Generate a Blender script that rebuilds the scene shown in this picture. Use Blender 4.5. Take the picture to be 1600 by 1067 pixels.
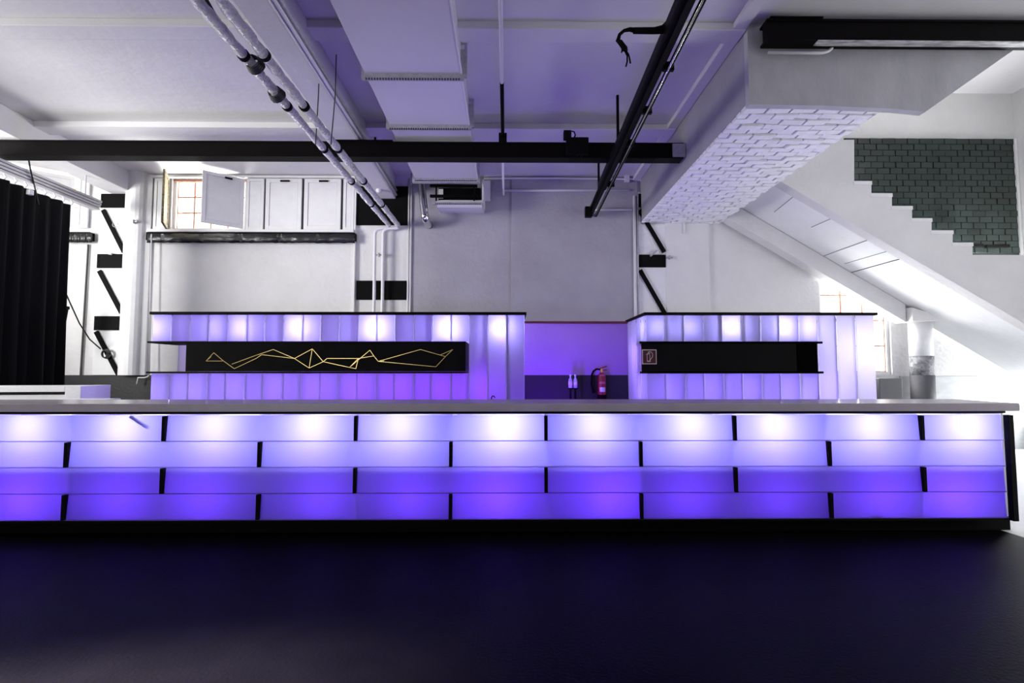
import bpy, bmesh, math, random
from mathutils import Vector, Matrix, Euler

random.seed(7)
R = math.radians
C = bpy.context.scene.collection
for o in list(bpy.data.objects):
    bpy.data.objects.remove(o)
scene = bpy.context.scene

# ------------------------------------------------------------------ camera, world, exposure, lights
CAM_H = 1.40
cam_d = bpy.data.cameras.new('camera'); cam_d.lens = 18.0; cam_d.sensor_width = 36.0
cam_d.clip_start = 0.05; cam_d.clip_end = 200
cam = bpy.data.objects.new('camera', cam_d); C.objects.link(cam)
cam.location = (0, 0, CAM_H)
cam.rotation_euler = (R(90 + 3.3), 0, R(-0.6))
scene.camera = cam
ROT = Euler((R(90 + 3.3), 0, R(-0.6))).to_matrix()

def at(px, py, Y):
    """world point seen at photo pixel (px,py) on the plane y = Y"""
    d = ROT @ Vector((px - 800, 533.5 - py, -800))
    return Vector((0, 0, CAM_H)) + d * (Y / d.y)
def ax(px, Y, py=500): return at(px, py, Y).x
def az(py, Y, px=800): return at(px, py, Y).z

world = bpy.data.worlds.new('world'); scene.world = world; world.use_nodes = True
bg = world.node_tree.nodes['Background']
bg.inputs['Color'].default_value = (0.95, 0.97, 1.0, 1); bg.inputs['Strength'].default_value = 2.2
scene.view_settings.view_transform = 'Standard'
scene.view_settings.look = 'None'
scene.view_settings.gamma = 1
scene.view_settings.exposure = 0.0
scene.view_settings.use_curve_mapping = False
cy = scene.cycles
cy.use_denoising = True
cy.max_bounces = 9; cy.diffuse_bounces = 5; cy.glossy_bounces = 3; cy.transmission_bounces = 6
cy.transparent_max_bounces = 8
cy.sample_clamp_indirect = 3.0
cy.caustics_reflective = False; cy.caustics_refractive = False

def lamp(kind, name, loc, energy, color=(1, 1, 1), size=0.1, sizey=None, target=None, spot=None):
    d = bpy.data.lights.new(name, kind); d.energy = energy; d.color = color
    if kind == 'AREA':
        d.size = size
        if sizey: d.shape = 'RECTANGLE'; d.size_y = sizey
    else:
        d.shadow_soft_size = size
    if spot: d.spot_size = R(spot); d.spot_blend = 0.8
    o = bpy.data.objects.new(name, d); C.objects.link(o); o.location = loc
    if target is not None:
        o.rotation_euler = (Vector(target) - Vector(loc)).to_track_quat('-Z', 'Y').to_euler()
    return o

VIOLET = (0.20, 0.055, 1.0)
LAV = (0.50, 0.36, 1.0)
BY, BYB = 9.20, 9.50            # back wall faces
XL, XR = -9.5, 9.45             # side walls
YF = -6.0                       # wall behind the viewer
ZC, ZS = 4.95, 6.6              # ceilings (hall, stairwell)
# daylight through the openings of the side walls, plus an added unseen fill behind the viewer
lamp('AREA', 'daylight_left_back', (-9.75, 7.3, 3.9), 70, (1, 0.99, 0.97), 2.6, 1.3, (-8, 7.3, 4.2))
dl = lamp('AREA', 'daylight_left_front', (-9.72, 3.9, 2.9), 265, (1, 0.985, 0.965), 2.6, 2.2, (-4.6, 8.6, 4.4)); dl.data.spread = R(100)
fl = lamp('AREA', 'fill_behind_viewer', (-6.0, -6.2, 2.2), 45, (1, 0.985, 0.98), 3.6, 1.8, (-5.2, 3.6, 4.6)); fl.data.spread = R(95)
lamp('AREA', 'daylight_right_back', (9.75, 8.4, 1.9), 620, (0.97, 0.99, 1.0), 1.5, 2.4, (8, 8.4, 2.0))
lamp('AREA', 'daylight_right_front', (9.75, 2.0, 1.9), 190, (0.97, 0.98, 1.0), 3.0, 2.4, (8, 2.5, 2.5))
lamp('AREA', 'daylight_window_high', (-5.35, 9.75, 4.0), 240, (1, 1, 0.98), 1.2, 1.0, (-5.35, 8.0, 4.9))
lamp('AREA', 'daylight_window_far_left', (-8.2, 9.75, 4.0), 160, (1, 1, 0.98), 1.0, 1.0, (-8.2, 8.0, 4.9))
lamp('AREA', 'daylight_window_right', (6.2, 9.8, 2.2), 160, (0.98, 1, 1.0), 1.2, 1.6, (6.4, 8.0, 2.4))
lamp('SPOT', 'sun_patch', (-9.3, 0.3, 3.3), 90000, (1, 0.93, 0.97), 0.25, target=(-2.05, 2.12, 0), spot=9)
# violet stage lamps: behind the counter in the gap of the back bars and behind the partition, plus an added unseen fill tinting the ceiling from the hall floor
lamp('POINT', 'violet_wash', (0.60, 6.1, 0.92), 60, (0.17, 0.01, 1.0), 0.06)
lamp('SPOT', 'violet_uplight', (1.3, 8.0, 0.25), 60, (0.22, 0.12, 1.0), 0.12, target=(1.1, 8.6, 4), spot=90)
lamp('SPOT', 'violet_ceiling_fill', (0.5, -1.5, 0.3), 60, (0.28, 0.12, 1.0), 0.2, target=(0.8, 4.0, 5), spot=80)

# ------------------------------------------------------------------ materials
def mat(name, base=(0.8, 0.8, 0.8), rough=0.6, metal=0.0, noise=0.0, nscale=3.0, bump=0.0, bscale=30.0,
        spec=0.5, dark=None, stretch=None, bdist=0.02):
    m = bpy.data.materials.new(name); m.use_nodes = True
    nt = m.node_tree; b = nt.nodes['Principled BSDF']
    b.inputs['Base Color'].default_value = (*base, 1); b.inputs['Roughness'].default_value = rough
    b.inputs['Metallic'].default_value = metal; b.inputs['Specular IOR Level'].default_value = spec
    tc = nt.nodes.new('ShaderNodeTexCoord'); src = tc.outputs['Object']
    if stretch:
        mp = nt.nodes.new('ShaderNodeMapping'); mp.inputs['Scale'].default_value = stretch
        nt.links.new(src, mp.inputs['Vector']); src = mp.outputs['Vector']
    if noise > 0:
        n = nt.nodes.new('ShaderNodeTexNoise'); n.inputs['Scale'].default_value = nscale
        n.inputs['Detail'].default_value = 7; n.inputs['Roughness'].default_value = 0.62
        nt.links.new(src, n.inputs['Vector'])
        r = nt.nodes.new('ShaderNodeValToRGB'); r.color_ramp.elements[0].position = 0.33; r.color_ramp.elements[1].position = 0.68
        dk = dark or tuple(c * (1 - noise) for c in base)
        r.color_ramp.elements[0].color = (*dk, 1); r.color_ramp.elements[1].color = (*base, 1)
        nt.links.new(n.outputs['Fac'], r.inputs['Fac']); nt.links.new(r.outputs['Color'], b.inputs['Base Color'])
    if bump > 0:
        n2 = nt.nodes.new('ShaderNodeTexNoise'); n2.inputs['Scale'].default_value = bscale; n2.inputs['Detail'].default_value = 6
        nt.links.new(src, n2.inputs['Vector'])
        bp = nt.nodes.new('ShaderNodeBump'); bp.inputs['Strength'].default_value = bump; bp.inputs['Distance'].default_value = bdist
        nt.links.new(n2.outputs['Fac'], bp.inputs['Height']); nt.links.new(bp.outputs['Normal'], b.inputs['Normal'])
    return m

M = {}
M['plaster'] = mat('white_plaster', (0.74, 0.735, 0.73), 0.85, noise=0.09, nscale=1.6, bump=0.5, bscale=14, spec=0.2)
M['ceil'] = mat('ceiling_plaster', (0.72, 0.71, 0.72), 0.9, noise=0.07, nscale=1.2, bump=0.3, bscale=8, spec=0.15)
M['wall_grey'] = mat('grey_lilac_plaster', (0.40, 0.385, 0.43), 0.88, noise=0.14, nscale=1.4, bump=0.5, bscale=14, spec=0.15)
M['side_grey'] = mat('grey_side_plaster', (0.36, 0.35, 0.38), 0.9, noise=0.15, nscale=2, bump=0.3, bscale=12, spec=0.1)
M['flange_glare'] = mat('painted_flange_glare', (0.8, 0.79, 0.81), 0.35, noise=0.7, nscale=5, stretch=(1, 6, 1))
M['white'] = mat('white_paint', (0.78, 0.78, 0.78), 0.5, noise=0.06, nscale=6, bump=0.15, bscale=40)
M['brick'] = mat('painted_brick', (0.88, 0.88, 0.90), 0.75, noise=0.1, nscale=9, bump=0.6, bscale=26)
M['mortar'] = mat('brick_joint', (0.10, 0.095, 0.12), 0.9, noise=0.5, nscale=12)
M['soffit'] = mat('soffit_plaster', (0.84, 0.85, 0.85), 0.8, noise=0.05, nscale=3, bump=0.3, bscale=12)
M['black'] = mat('black_paint', (0.006, 0.0055, 0.0055), 0.6, noise=0.3, nscale=8, spec=0.04)
M['steel'] = mat('black_steel', (0.004, 0.003, 0.003), 0.5, noise=0.3, nscale=4, spec=0.06, bump=0.1)
M['dark_wall'] = mat('dark_wainscot', (0.010, 0.009, 0.012), 0.6, noise=0.3, nscale=5, bump=0.2)
M['grey_wall'] = mat('grey_wainscot', (0.52, 0.54, 0.55), 0.7, noise=0.2, nscale=3, bump=0.2, stretch=(1, 1, 3))
M['grey_dark'] = mat('grey_column_paint', (0.10, 0.10, 0.11), 0.6, noise=0.2, nscale=5)
M['flaked'] = mat('flaked_paint', (0.40, 0.40, 0.42), 0.7, noise=0.75, nscale=14, bump=0.5)
M['floor'] = mat('dark_floor', (0.0042, 0.0036, 0.005), 0.5, noise=0.5, nscale=1.6, bump=0.12, bscale=50, spec=0.02)
M['floor_pale'] = mat('pale_floor', (0.8, 0.8, 0.8), 0.5, noise=0.05)
M['slab'] = mat('worktop', (0.50, 0.45, 0.49), 0.2, noise=0.12, nscale=7, spec=0.5)
M['foil'] = mat('pipe_foil', (0.95, 0.93, 1.0), 0.3, metal=0.85, noise=0.15, nscale=22, bump=1.0, bscale=30, bdist=0.12)
M['chrome'] = mat('duct_metal', (0.7, 0.7, 0.72), 0.16, metal=1.0, bump=0.15, bscale=30)
M['sheet'] = mat('duct_sheet', (0.66, 0.65, 0.68), 0.55, noise=0.04, nscale=2)
M['galv'] = mat('galvanised_flange', (0.50, 0.49, 0.54), 0.45, metal=0.3, noise=0.3, nscale=20)
M['wire'] = mat('dark_wire', (0.03, 0.03, 0.03), 0.5)
M['conduit'] = mat('white_conduit', (0.72, 0.71, 0.74), 0.4)
M['rust'] = mat('rusty_iron', (0.42, 0.20, 0.13), 0.8, noise=0.5, nscale=20)
M['wood_edge'] = mat('weathered_wood', (0.24, 0.20, 0.12), 0.9, noise=0.8, nscale=25, bump=0.8)
M['foilblack'] = mat('black_film', (0.018, 0.018, 0.02), 0.28, noise=0.4, nscale=6, bump=1.0, bscale=7, stretch=(1, 1, 2.5), spec=0.6)
M['rail_wood'] = mat('red_brown_wood', (0.16, 0.03, 0.02), 0.5, noise=0.4, nscale=8, stretch=(0.3, 4, 4))
M['curtain'] = mat('black_velvet', (0.006, 0.006, 0.007), 0.8, spec=0.15)
M['rail_white'] = mat('white_track', (0.6, 0.6, 0.63), 0.35, metal=0.3)
M['gold'] = mat('gold_inlay', (0.75, 0.55, 0.22), 0.3, metal=0.9)
M['red'] = mat('red_enamel', (0.25, 0.008, 0.015), 0.3)
M['sign_red'] = mat('sign_red', (0.055, 0.003, 0.006), 0.4)
M['sign_white'] = mat('sign_white', (0.6, 0.5, 0.48), 0.5)
M['label'] = mat('paper_label', (0.8, 0.78, 0.8), 0.6)
M['brass'] = mat('brass', (0.5, 0.38, 0.1), 0.35, metal=1)
M['crack'] = mat('dark_crack', (0.06, 0.06, 0.06), 0.9)
M['pencil'] = mat('seam_shadow_line', (0.30, 0.29, 0.30), 0.9)

def glass_mat():
    m = bpy.data.materials.new('window_glass'); m.use_nodes = True; nt = m.node_tree
    nt.nodes.remove(nt.nodes['Principled BSDF']); out = nt.nodes['Material Output']
    t = nt.nodes.new('ShaderNodeBsdfTransparent'); g = nt.nodes.new('ShaderNodeBsdfGlossy'); g.inputs['Roughness'].default_value = 0.05
    mx = nt.nodes.new('ShaderNodeMixShader'); mx.inputs[0].default_value = 0.06
    nt.links.new(t.outputs[0], mx.inputs[1]); nt.links.new(g.outputs[0], mx.inputs[2]); nt.links.new(mx.outputs[0], out.inputs[0])
    return m
M['glass'] = glass_mat()

def frosted(name, trans=(0.48, 0.46, 0.58), mixf=0.13, gloss=0.04, noise=0.06):
    """frosted translucent sheet; the lamps inside the box light it from behind"""
    m = bpy.data.materials.new(name); m.use_nodes = True; nt = m.node_tree
    nt.nodes.remove(nt.nodes['Principled BSDF']); out = nt.nodes['Material Output']
    tr = nt.nodes.new('ShaderNodeBsdfTranslucent'); df = nt.nodes.new('ShaderNodeBsdfDiffuse'); gl = nt.nodes.new('ShaderNodeBsdfGlossy')
    gl.inputs['Roughness'].default_value = 0.3
    tr.inputs['Color'].default_value = (*trans, 1); df.inputs['Color'].default_value = (0.40, 0.38, 0.5, 1)
    a = nt.nodes.new('ShaderNodeMixShader'); a.inputs[0].default_value = mixf
    b = nt.nodes.new('ShaderNodeMixShader'); b.inputs[0].default_value = gloss
    nt.links.new(tr.outputs[0], a.inputs[1]); nt.links.new(df.outputs[0], a.inputs[2])
    nt.links.new(a.outputs[0], b.inputs[1]); nt.links.new(gl.outputs[0], b.inputs[2]); nt.links.new(b.outputs[0], out.inputs[0])
    return m
M['frost'] = frosted('frosted_panel')
M['uglass'] = frosted('ribbed_glass', (0.50, 0.46, 0.60), 0.10, 0.04)
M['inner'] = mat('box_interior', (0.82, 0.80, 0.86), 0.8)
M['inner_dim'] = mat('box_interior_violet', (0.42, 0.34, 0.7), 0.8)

def tile_mat():
    m = mat('green_tile', (0.02, 0.035, 0.03), 0.22, spec=0.55)
    nt = m.node_tree; b = nt.nodes['Principled BSDF']
    tc = nt.nodes.new('ShaderNodeTexCoord')
    n = nt.nodes.new('ShaderNodeTexNoise'); n.inputs['Scale'].default_value = 3.0
    nt.links.new(tc.outputs['Object'], n.inputs['Vector'])
    r = nt.nodes.new('ShaderNodeValToRGB')
    r.color_ramp.elements[0].position = 0.3; r.color_ramp.elements[0].color = (0.003, 0.006, 0.005, 1)
    r.color_ramp.elements[1].position = 0.75; r.color_ramp.elements[1].color = (0.015, 0.026, 0.023, 1)
    nt.links.new(n.outputs['Fac'], r.inputs['Fac']); nt.links.new(r.outputs['Color'], b.inputs['Base Color'])
    return m
M['tile'] = tile_mat()
M['grout'] = mat('tile_grout', (0.002, 0.003, 0.003), 0.9)

# ------------------------------------------------------------------ mesh helpers
class MB:
    def __init__(s): s.bm = bmesh.new()
    def box(s, x0, x1, y0, y1, z0, z1, rot=None, piv=None):
        vs = []
        for z in (z0, z1):
            for (x, y) in ((x0, y0), (x1, y0), (x1, y1), (x0, y1)):
                v = Vector((x, y, z))
                if rot is not None: v = rot @ (v - piv) + piv
                vs.append(s.bm.verts.new(v))
        for f in ((3, 2, 1, 0), (4, 5, 6, 7), (0, 1, 5, 4), (1, 2, 6, 5), (2, 3, 7, 6), (3, 0, 4, 7)):
            s.bm.faces.new([vs[i] for i in f])
        return s
    def prism(s, pts, y0, y1):
        """polygon in x,z (counter-clockwise or not) pushed from y0 to y1"""
        a = [s.bm.verts.new((p[0], y0, p[1])) for p in pts]; b = [s.bm.verts.new((p[0], y1, p[1])) for p in pts]
        s.bm.faces.new(a); s.bm.faces.new(list(reversed(b)))
        for i in range(len(pts)):
            j = (i + 1) % len(pts); s.bm.faces.new([a[j], a[i], b[i], b[j]])
        return s
    def bar(s, p, q, w, h, up=(0, 0, 1)):
        """rectangular bar from p to q"""
        p = Vector(p); q = Vector(q); d = (q - p).normalized(); u = Vector(up)
        sd = d.cross(u)
        if sd.length < 1e-4: sd = d.cross(Vector((0, 1, 0)))
        sd.normalize(); u = sd.cross(d).normalized()
        vs = []
        for c in (p, q):
            for (a, b) in ((-1, -1), (1, -1), (1, 1), (-1, 1)):
                vs.append(s.bm.verts.new(c + sd * (a * w / 2) + u * (b * h / 2)))
        for f in ((3, 2, 1, 0), (4, 5, 6, 7), (0, 1, 5, 4), (1, 2, 6, 5), (2, 3, 7, 6), (3, 0, 4, 7)):
            s.bm.faces.new([vs[i] for i in f])
        return s
    def tube(s, path, r, n=12, closed=False, rad=None):
        path = [Vector(p) for p in path]; rings = []
        prev = None
        for i, p in enumerate(path):
            if i == 0: d = path[1] - p
            elif i == len(path) - 1: d = p - path[i - 1]
            else: d = (path[i + 1] - p).normalized() + (p - path[i - 1]).normalized()
            d.normalize()
            if prev is None:
                a = d.orthogonal().normalized()
            else:
                a = (prev - d * prev.dot(d)).normalized()
            prev = a; b = d.cross(a)
            rr = rad[i] if rad else r
            rings.append([s.bm.verts.new(p + (a * math.cos(t * 2 * math.pi / n) + b * math.sin(t * 2 * math.pi / n)) * rr) for t in range(n)])
        for k in range(len(rings) - 1):
            for t in range(n):
                u = (t + 1) % n
                s.bm.faces.new([rings[k][t], rings[k][u], rings[k + 1][u], rings[k + 1][t]])
        s.bm.faces.new(list(reversed(rings[0]))); s.bm.faces.new(rings[-1])
        return s
    def lathe(s, prof, c, n=20):
        rings = [[s.bm.verts.new((c[0] + r * math.cos(t * 2 * math.pi / n), c[1] + r * math.sin(t * 2 * math.pi / n), c[2] + z)) for t in range(n)] for (r, z) in prof]
        for k in range(len(rings) - 1):
            for t in range(n):
                u = (t + 1) % n; s.bm.faces.new([rings[k][t], rings[k][u], rings[k + 1][u], rings[k + 1][t]])
        s.bm.faces.new(list(reversed(rings[0]))); s.bm.faces.new(rings[-1])
        return s
    def build(s, name, m, parent=None, bevel=0.0, smooth=False, org=None):
        bmesh.ops.recalc_face_normals(s.bm, faces=s.bm.faces)
        me = bpy.data.meshes.new(name)
        if org is not None: bmesh.ops.translate(s.bm, verts=s.bm.verts, vec=-Vector(org))
        s.bm.to_mesh(me); s.bm.free()
        if isinstance(m, (list, tuple)):
            for k in m: me.materials.append(k)
        else: me.materials.append(m)
        o = bpy.data.objects.new(name, me); C.objects.link(o)
        if org is not None: o.location = org
        if parent is not None: o.parent = parent
        if smooth:
            for p in me.polygons: p.use_smooth = True
        if bevel > 0:
            b = o.modifiers.new('bevel', 'BEVEL'); b.width = bevel; b.segments = 2; b.limit_method = 'ANGLE'
        return o

def arc(p0, corner, p1, n=6):
    """rounded elbow from p0 to p1 about a corner"""
    p0, c, p1 = Vector(p0), Vector(corner), Vector(p1)
    return [(1 - t) ** 2 * p0 + 2 * t * (1 - t) * c + t * t * p1 for t in [i / n for i in range(n + 1)]]
def tag(o, label, cat, group=None, kind=None):
    o['label'] = label; o['category'] = cat
    if group: o['group'] = group
    if kind: o['kind'] = kind
    return o
def thing(name, label, cat, group=None):
    o = bpy.data.objects.new(name, None); C.objects.link(o); return tag(o, label, cat, group)
def struct(o): o['kind'] = 'structure'; return o
def wall_with_holes(x0, x1, z0, z1, holes):
    """cells of a wall in a,b space minus the hole rectangles"""
    xs = sorted({x0, x1, *[h[0] for h in holes], *[h[1] for h in holes]}); zs = sorted({z0, z1, *[h[2] for h in holes], *[h[3] for h in holes]})
    out = []
    for i in range(len(xs) - 1):
        run = None
        for j in range(len(zs) - 1):
            cx, cz = (xs[i] + xs[i + 1]) / 2, (zs[j] + zs[j + 1]) / 2
            solid = not any(h[0] < cx < h[1] and h[2] < cz < h[3] for h in holes)
            if solid:
                if run is None: run = zs[j]
            elif run is not None: out.append((xs[i], xs[i + 1], run, zs[j])); run = None
        if run is not None: out.append((xs[i], xs[i + 1], run, zs[-1]))
    return out

# ------------------------------------------------------------------ setting: shell
FX = 4.36
struct(MB().box(XL, FX, YF, BY, -0.2, 0).build('floor', M['floor']))
struct(MB().box(FX, XR, YF, BY, -0.2, 0).build('floor', M['floor_pale']))
# windows in the back wall
W1 = (ax(268, BY, 320), ax(384, BY, 320), az(361, BY), az(279, BY))
W2 = (ax(30, BY, 320), ax(124, BY, 320), az(358, BY), az(262, BY))
W3 = (ax(1281, BY), ax(1391, BY), az(585, BY), az(415, BY))
m = MB()
for (a, b, c, d) in wall_with_holes(XL, XR, 0, ZS, [W1, W2, W3]): m.box(a, b, BY, BYB, c, d)
bmesh.ops.remove_doubles(m.bm, verts=m.bm.verts, dist=1e-4)
struct(m.build('wall_back', M['plaster']))
m = MB()
for (a, b, c, d) in wall_with_holes(YF, BYB, 0, ZC + .3, [(6.0, 8.6, 3.25, 4.6), (2.3, 5.5, 1.6, 4.2)]): m.box(XL - .25, XL, a, b, c, d)
struct(m.build('wall_left', M['plaster']))
m = MB()
for (a, b, c, d) in wall_with_holes(YF, BYB, 0, ZS, [(7.7, 9.1, 0.7, 3.1), (0.5, 3.5, 0.8, 3.2)]): m.box(XR, XR + .25, a, b, c, d)
struct(m.build('wall_right', M['plaster']))
m = MB()
for (a, b, c, d) in wall_with_holes(XL, XR, 0, ZC, [(-8.2, -3.8, 1.1, 3.4)]): m.box(a, b, YF - .25, YF, c, d)
struct(m.build('wall_front', M['plaster']))
struct(MB().box(XL, XR, YF, 5.0, ZC, ZC + .2).build('ceiling', M['ceil']))
BX0, BX1, BZ = 2.45, 3.90, 4.10          # the brick bulkhead
struct(MB().box(XL, BX0 - .002, 5.0, BY, ZC, ZC + .2).build('ceiling', M['ceil']))
struct(MB().box(BX1 + .01, XR, 5.09, BY, ZS - .02, ZS + .15).build('ceiling', M['ceil']))
# pale ceiling ribs across the hall
for (y0, y1) in ((2.6, 2.85), (5.0, 5.22), (7.15, 7.42)):
    struct(MB().box(-7.0 if y0 > 5.1 else XL, BX0 - .01, y0, y1, ZC - .085, ZC).build('trim_1', M['ceil'], bevel=.008))

# dark and grey wainscots and other wall trims
WZ = az(586, BY)
struct(MB().box(XL, ax(990, BY), BY - .015, BY, 0, WZ).build('trim_2', M['dark_wall']))
struct(MB().box(ax(1391, BY) + .12, XR, BY - .015, BY, 0, WZ - .02).build('trim_3', M['grey_wall']))
# shallow vertical step of the wall right of the air grille
struct(MB().box(ax(799, BY), ax(998, BY), BY - .05, BY - .013, WZ + .02, ZC).build('trim_4', M['wall_grey'], bevel=.006))
struct(MB().box(ax(643, BY), ax(799, BY) - .001, BY - .012, BY - .001, WZ + .02, ZC - .001).build('trim_4', M['wall_grey']))
struct(MB().box(ax(1040, BY), ax(1110, BY), BY - .05, BY, 0, BZ).build('trim_5', M['plaster'], bevel=.02))

# white rounded pilaster beside the lattice column
pz = az(268, BY)
c0, c1 = ax(197, BY, 430), ax(236, BY, 430)
m = MB(); prof = [(c0, BY), (c0, BY - .10)]
for k in range(9):
    t = math.pi * (1 - k / 8.0)
    prof.append(((c0 + c1) / 2 - .03 + math.cos(t) * ((c1 - c0) / 2 - .05), BY - .10 - math.sin(t) * .12))
prof += [(c1, BY - .06), (c1, BY)]
a = [m.bm.verts.new((p[0], p[1], WZ)) for p in prof]; b = [m.bm.verts.new((p[0], p[1], ZC)) for p in prof]
for i in range(len(prof) - 1): m.bm.faces.new([a[i], a[i + 1], b[i + 1], b[i]])
m.bm.faces.new(a); m.bm.faces.new(b)
struct(m.build('trim_6', M['white']))

# concrete downstand beams running from the viewer to the back wall
def tagbeam(x0, x1, z0, y0, label):
    t = MB().box(x0, x1, y0, BY, z0, ZC)
    return tag(t.build('ceiling_beam', M['ceil'], bevel=.012), label, 'beam', None)
b1 = tagbeam(-2.33, -2.02, 4.53, YF, 'long pale concrete ceiling beam beside the foil wrapped pipes')
b2 = tagbeam(-7.15, -6.72, 4.60, 4.0, 'pale concrete ceiling beam above the black curtain')

# ------------------------------------------------------------------ windows on the back wall
def muntins(m, x0, x1, z0, z1, nx, nz, y, w=.022):
    for i in range(nx + 1):
        x = x0 + (x1 - x0) * i / nx; m.box(x - w / 2, x + w / 2, y, y + .03, z0, z1)
    for j in range(nz + 1):
        z = z0 + (z1 - z0) * j / nz; m.box(x0, x1, y + .003, y + .027, z - w / 2, z + w / 2)
def window(n, W, nx, nz, fm, mm):
    x0, x1, z0, z1 = W
    f = MB(); t = .05
    f.box(x0, x1, BY + .05, BY + .13, z1 - t, z1 + .0); f.box(x0, x1, BY + .05, BY + .13, z0, z0 + t)
    f.box(x0, x0 + t, BY + .05, BY + .13, z0 + t, z1 - t); f.box(x1 - t, x1, BY + .05, BY + .13, z0 + t, z1 - t)
    o = struct(f.build('window_%d' % n, fm))
    g = MB(); muntins(g, x0 + t, x1 - t, z0 + t, z1 - t, nx, nz, BY + .09); g.build('muntins', mm, o)
    MB().box(x0 + t, x1 - t, BY + .10, BY + .106, z0 + t, z1 - t).build('pane', M['glass'], o)
    return o
w1 = window(1, W1, 4, 3, M['white'], M['rust'])
MB().box(W1[0], W1[1], BY + .03, BY + .05, W1[3] - .07, W1[3] - .03).build('top_rail', M['rust'], w1)
w2 = window(2, W2, 3, 3, M['white'], M['rust'])
w3 = window(3, W3, 3, 4, M['white'], M['rust'])

def shutter_mesh(x0, x1, z0, z1, y, th=.035, b=.07):
    """closed cupboard style shutter: frame with a sunken field"""
    m = MB(); m.box(x0, x0 + b, y - th, y, z0, z1); m.box(x1 - b, x1, y - th, y, z0, z1)
    m.box(x0 + b, x1 - b, y - th, y, z1 - b, z1); m.box(x0 + b, x1 - b, y - th, y, z0, z0 + b)
    m.box(x0 + b + .006, x1 - b - .006, y - th + .010, y - .010, z0 + b + .006, z1 - b - .006); m.box(x0 + b - .001, x1 - b + .001, y - th / 2 - .002, y - th / 2 + .002, z0 + b - .001, z1 - b + .001)
    return m
zt, zb = min(az(277, BY), 4.88), az(361, BY)
def shutter(px0, px1, label, y=BY - .03):
    x0, x1 = ax(px0, y, 320), ax(px1, y, 320)
    o = shutter_mesh(x0, x1, zb, zt, y, b=.05 if px1 - px0 < 32 else .07).build('shutter', M['white'], bevel=.003)
    tag(o, label, 'shutter', 'white shutters along the high window band')
    # dark joint behind it reads as the gap around the leaf
    return o
sh = []
sh.append(shutter(242, 261, 'narrow closed white shutter at far left end of the window band'))
sh.append(shutter(386, 413, 'narrow closed white shutter right of the open swung shutter'))
s3 = shutter(416, 472, 'closed white shutter, left one of the wide closed pair'); sh.append(s3)
s4 = shutter(476, 533, 'closed white shutter, right one of the wide closed pair'); sh.append(s4)
sh.append(shutter(537, 554, 'very narrow closed white shutter beside the black wall panel'))
for s_, (a, b) in ((s3, (416, 472)), (s4, (476, 533))):
    MB().box(ax((a + b) / 2 - 6, BY - .08, 280), ax((a + b) / 2 + 8, BY - .08, 280), BY - .09, BY - .066, zt - .06, zt - .035).build('latch', M['black'], s_)
# white frame around the band, dark gap board behind the leaves
fx0, fx1 = ax(238, BY, 320), ax(556, BY, 320)
hx0, hx1 = W1[0], W1[1]
m = MB(); m.box(fx0, hx0 - .04, BY - .028, BY - .004, zb, zt); m.box(hx1 + .02, fx1, BY - .028, BY - .004, zb, zt)
struct(m.build('trim_7', M['crack']))
m = MB(); m.box(fx0, fx1, BY - .09, BY - .02, zt + .012, zt + .05); m.box(fx0, fx1, BY - .12, BY - .02, zb - .06, zb - .012)
m.box(fx0 - .03, fx0, BY - .06, BY, az(580, BY), zt); m.box(fx1 - .012, fx1 + .02, BY - .06, BY, az(500, BY), zt)
struct(m.build('trim_8', M['white'], bevel=.004))
# swung open leaf: hinge at px 383, free edge nearer the room at px 317
def open_leaf(hx, ang, w, z0, z1, label, y=BY - .04, mm=None):
    m = shutter_mesh(0, w, z0, z1, .0, .035, .06)
    o = m.build('shutter', mm or M['white'], bevel=.003)
    tag(o, label, 'shutter', 'white shutters along the high window band')
    o.location = (hx, y, 0); o.rotation_euler = (0, 0, R(ang)); return o
lf = open_leaf(ax(383, BY, 320), 180 + 40, .66, zb + .02, zt + .0, 'white window shutter swung open over the bright grid window')
MB().box(.2, .32, .002, .02, zt - .07, zt - .04).build('latch', M['black'], lf)
lf2 = open_leaf(ax(266, BY, 320), -64, .5, zb, zt + .0, 'weathered shutter seen edge on, left of the bright grid window', mm=M['wood_edge'])
# window band behind the curtain
lf3 = open_leaf(ax(118, BY, 320), 180 + 38, 1.25, az(358, BY), 4.90, 'white shutter swung open behind the curtain track')
o = shutter_mesh(ax(126, BY, 320), ax(142, BY, 320), az(359, BY), 4.90, BY - .03, b=.04).build('shutter', M['white'], bevel=.003)
tag(o, 'narrow closed white shutter right of the slit of daylight', 'shutter', 'white shutters along the high window band')

# black film strips under the window bands
def film(px0, px1, label, ends):
    x0, x1 = ax(px0, BY - .14, 372), ax(px1, BY - .14, 372); z0, z1 = az(380, BY - .14), az(366, BY - .14)
    m = MB(); n = 60; rows = []
    for i in range(n + 1):
        x = x0 + (x1 - x0) * i / n; w = math.sin(i * 1.7) * .006 + math.sin(i * .53) * .008
        rows.append([m.bm.verts.new((x, BY - .13 + w, z1 + random.uniform(-.004, .004))), m.bm.verts.new((x, BY - .129 + w, (z0 + z1) / 2)),
                     m.bm.verts.new((x, BY - .13 + w * .6, z0 + random.uniform(-.01, .006))), m.bm.verts.new((x, BY - .121, z0 + .004)), m.bm.verts.new((x, BY - .121, z1 - .004))])
    for i in range(n):
        for k in range(5):
            j = (k + 1) % 5; m.bm.faces.new([rows[i][k], rows[i][j], rows[i + 1][j], rows[i + 1][k]])
    m.bm.faces.new(rows[0]); m.bm.faces.new(rows[-1])
    o = m.build('window_sill', M['foilblack'], smooth=True)
    return tag(o, label, 'window sill')
film(229, 554, 'long sill wrapped in wrinkled black film under the shutters', 1)
film(92, 143, 'short sill wrapped in black film beside the curtain', 1)
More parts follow.
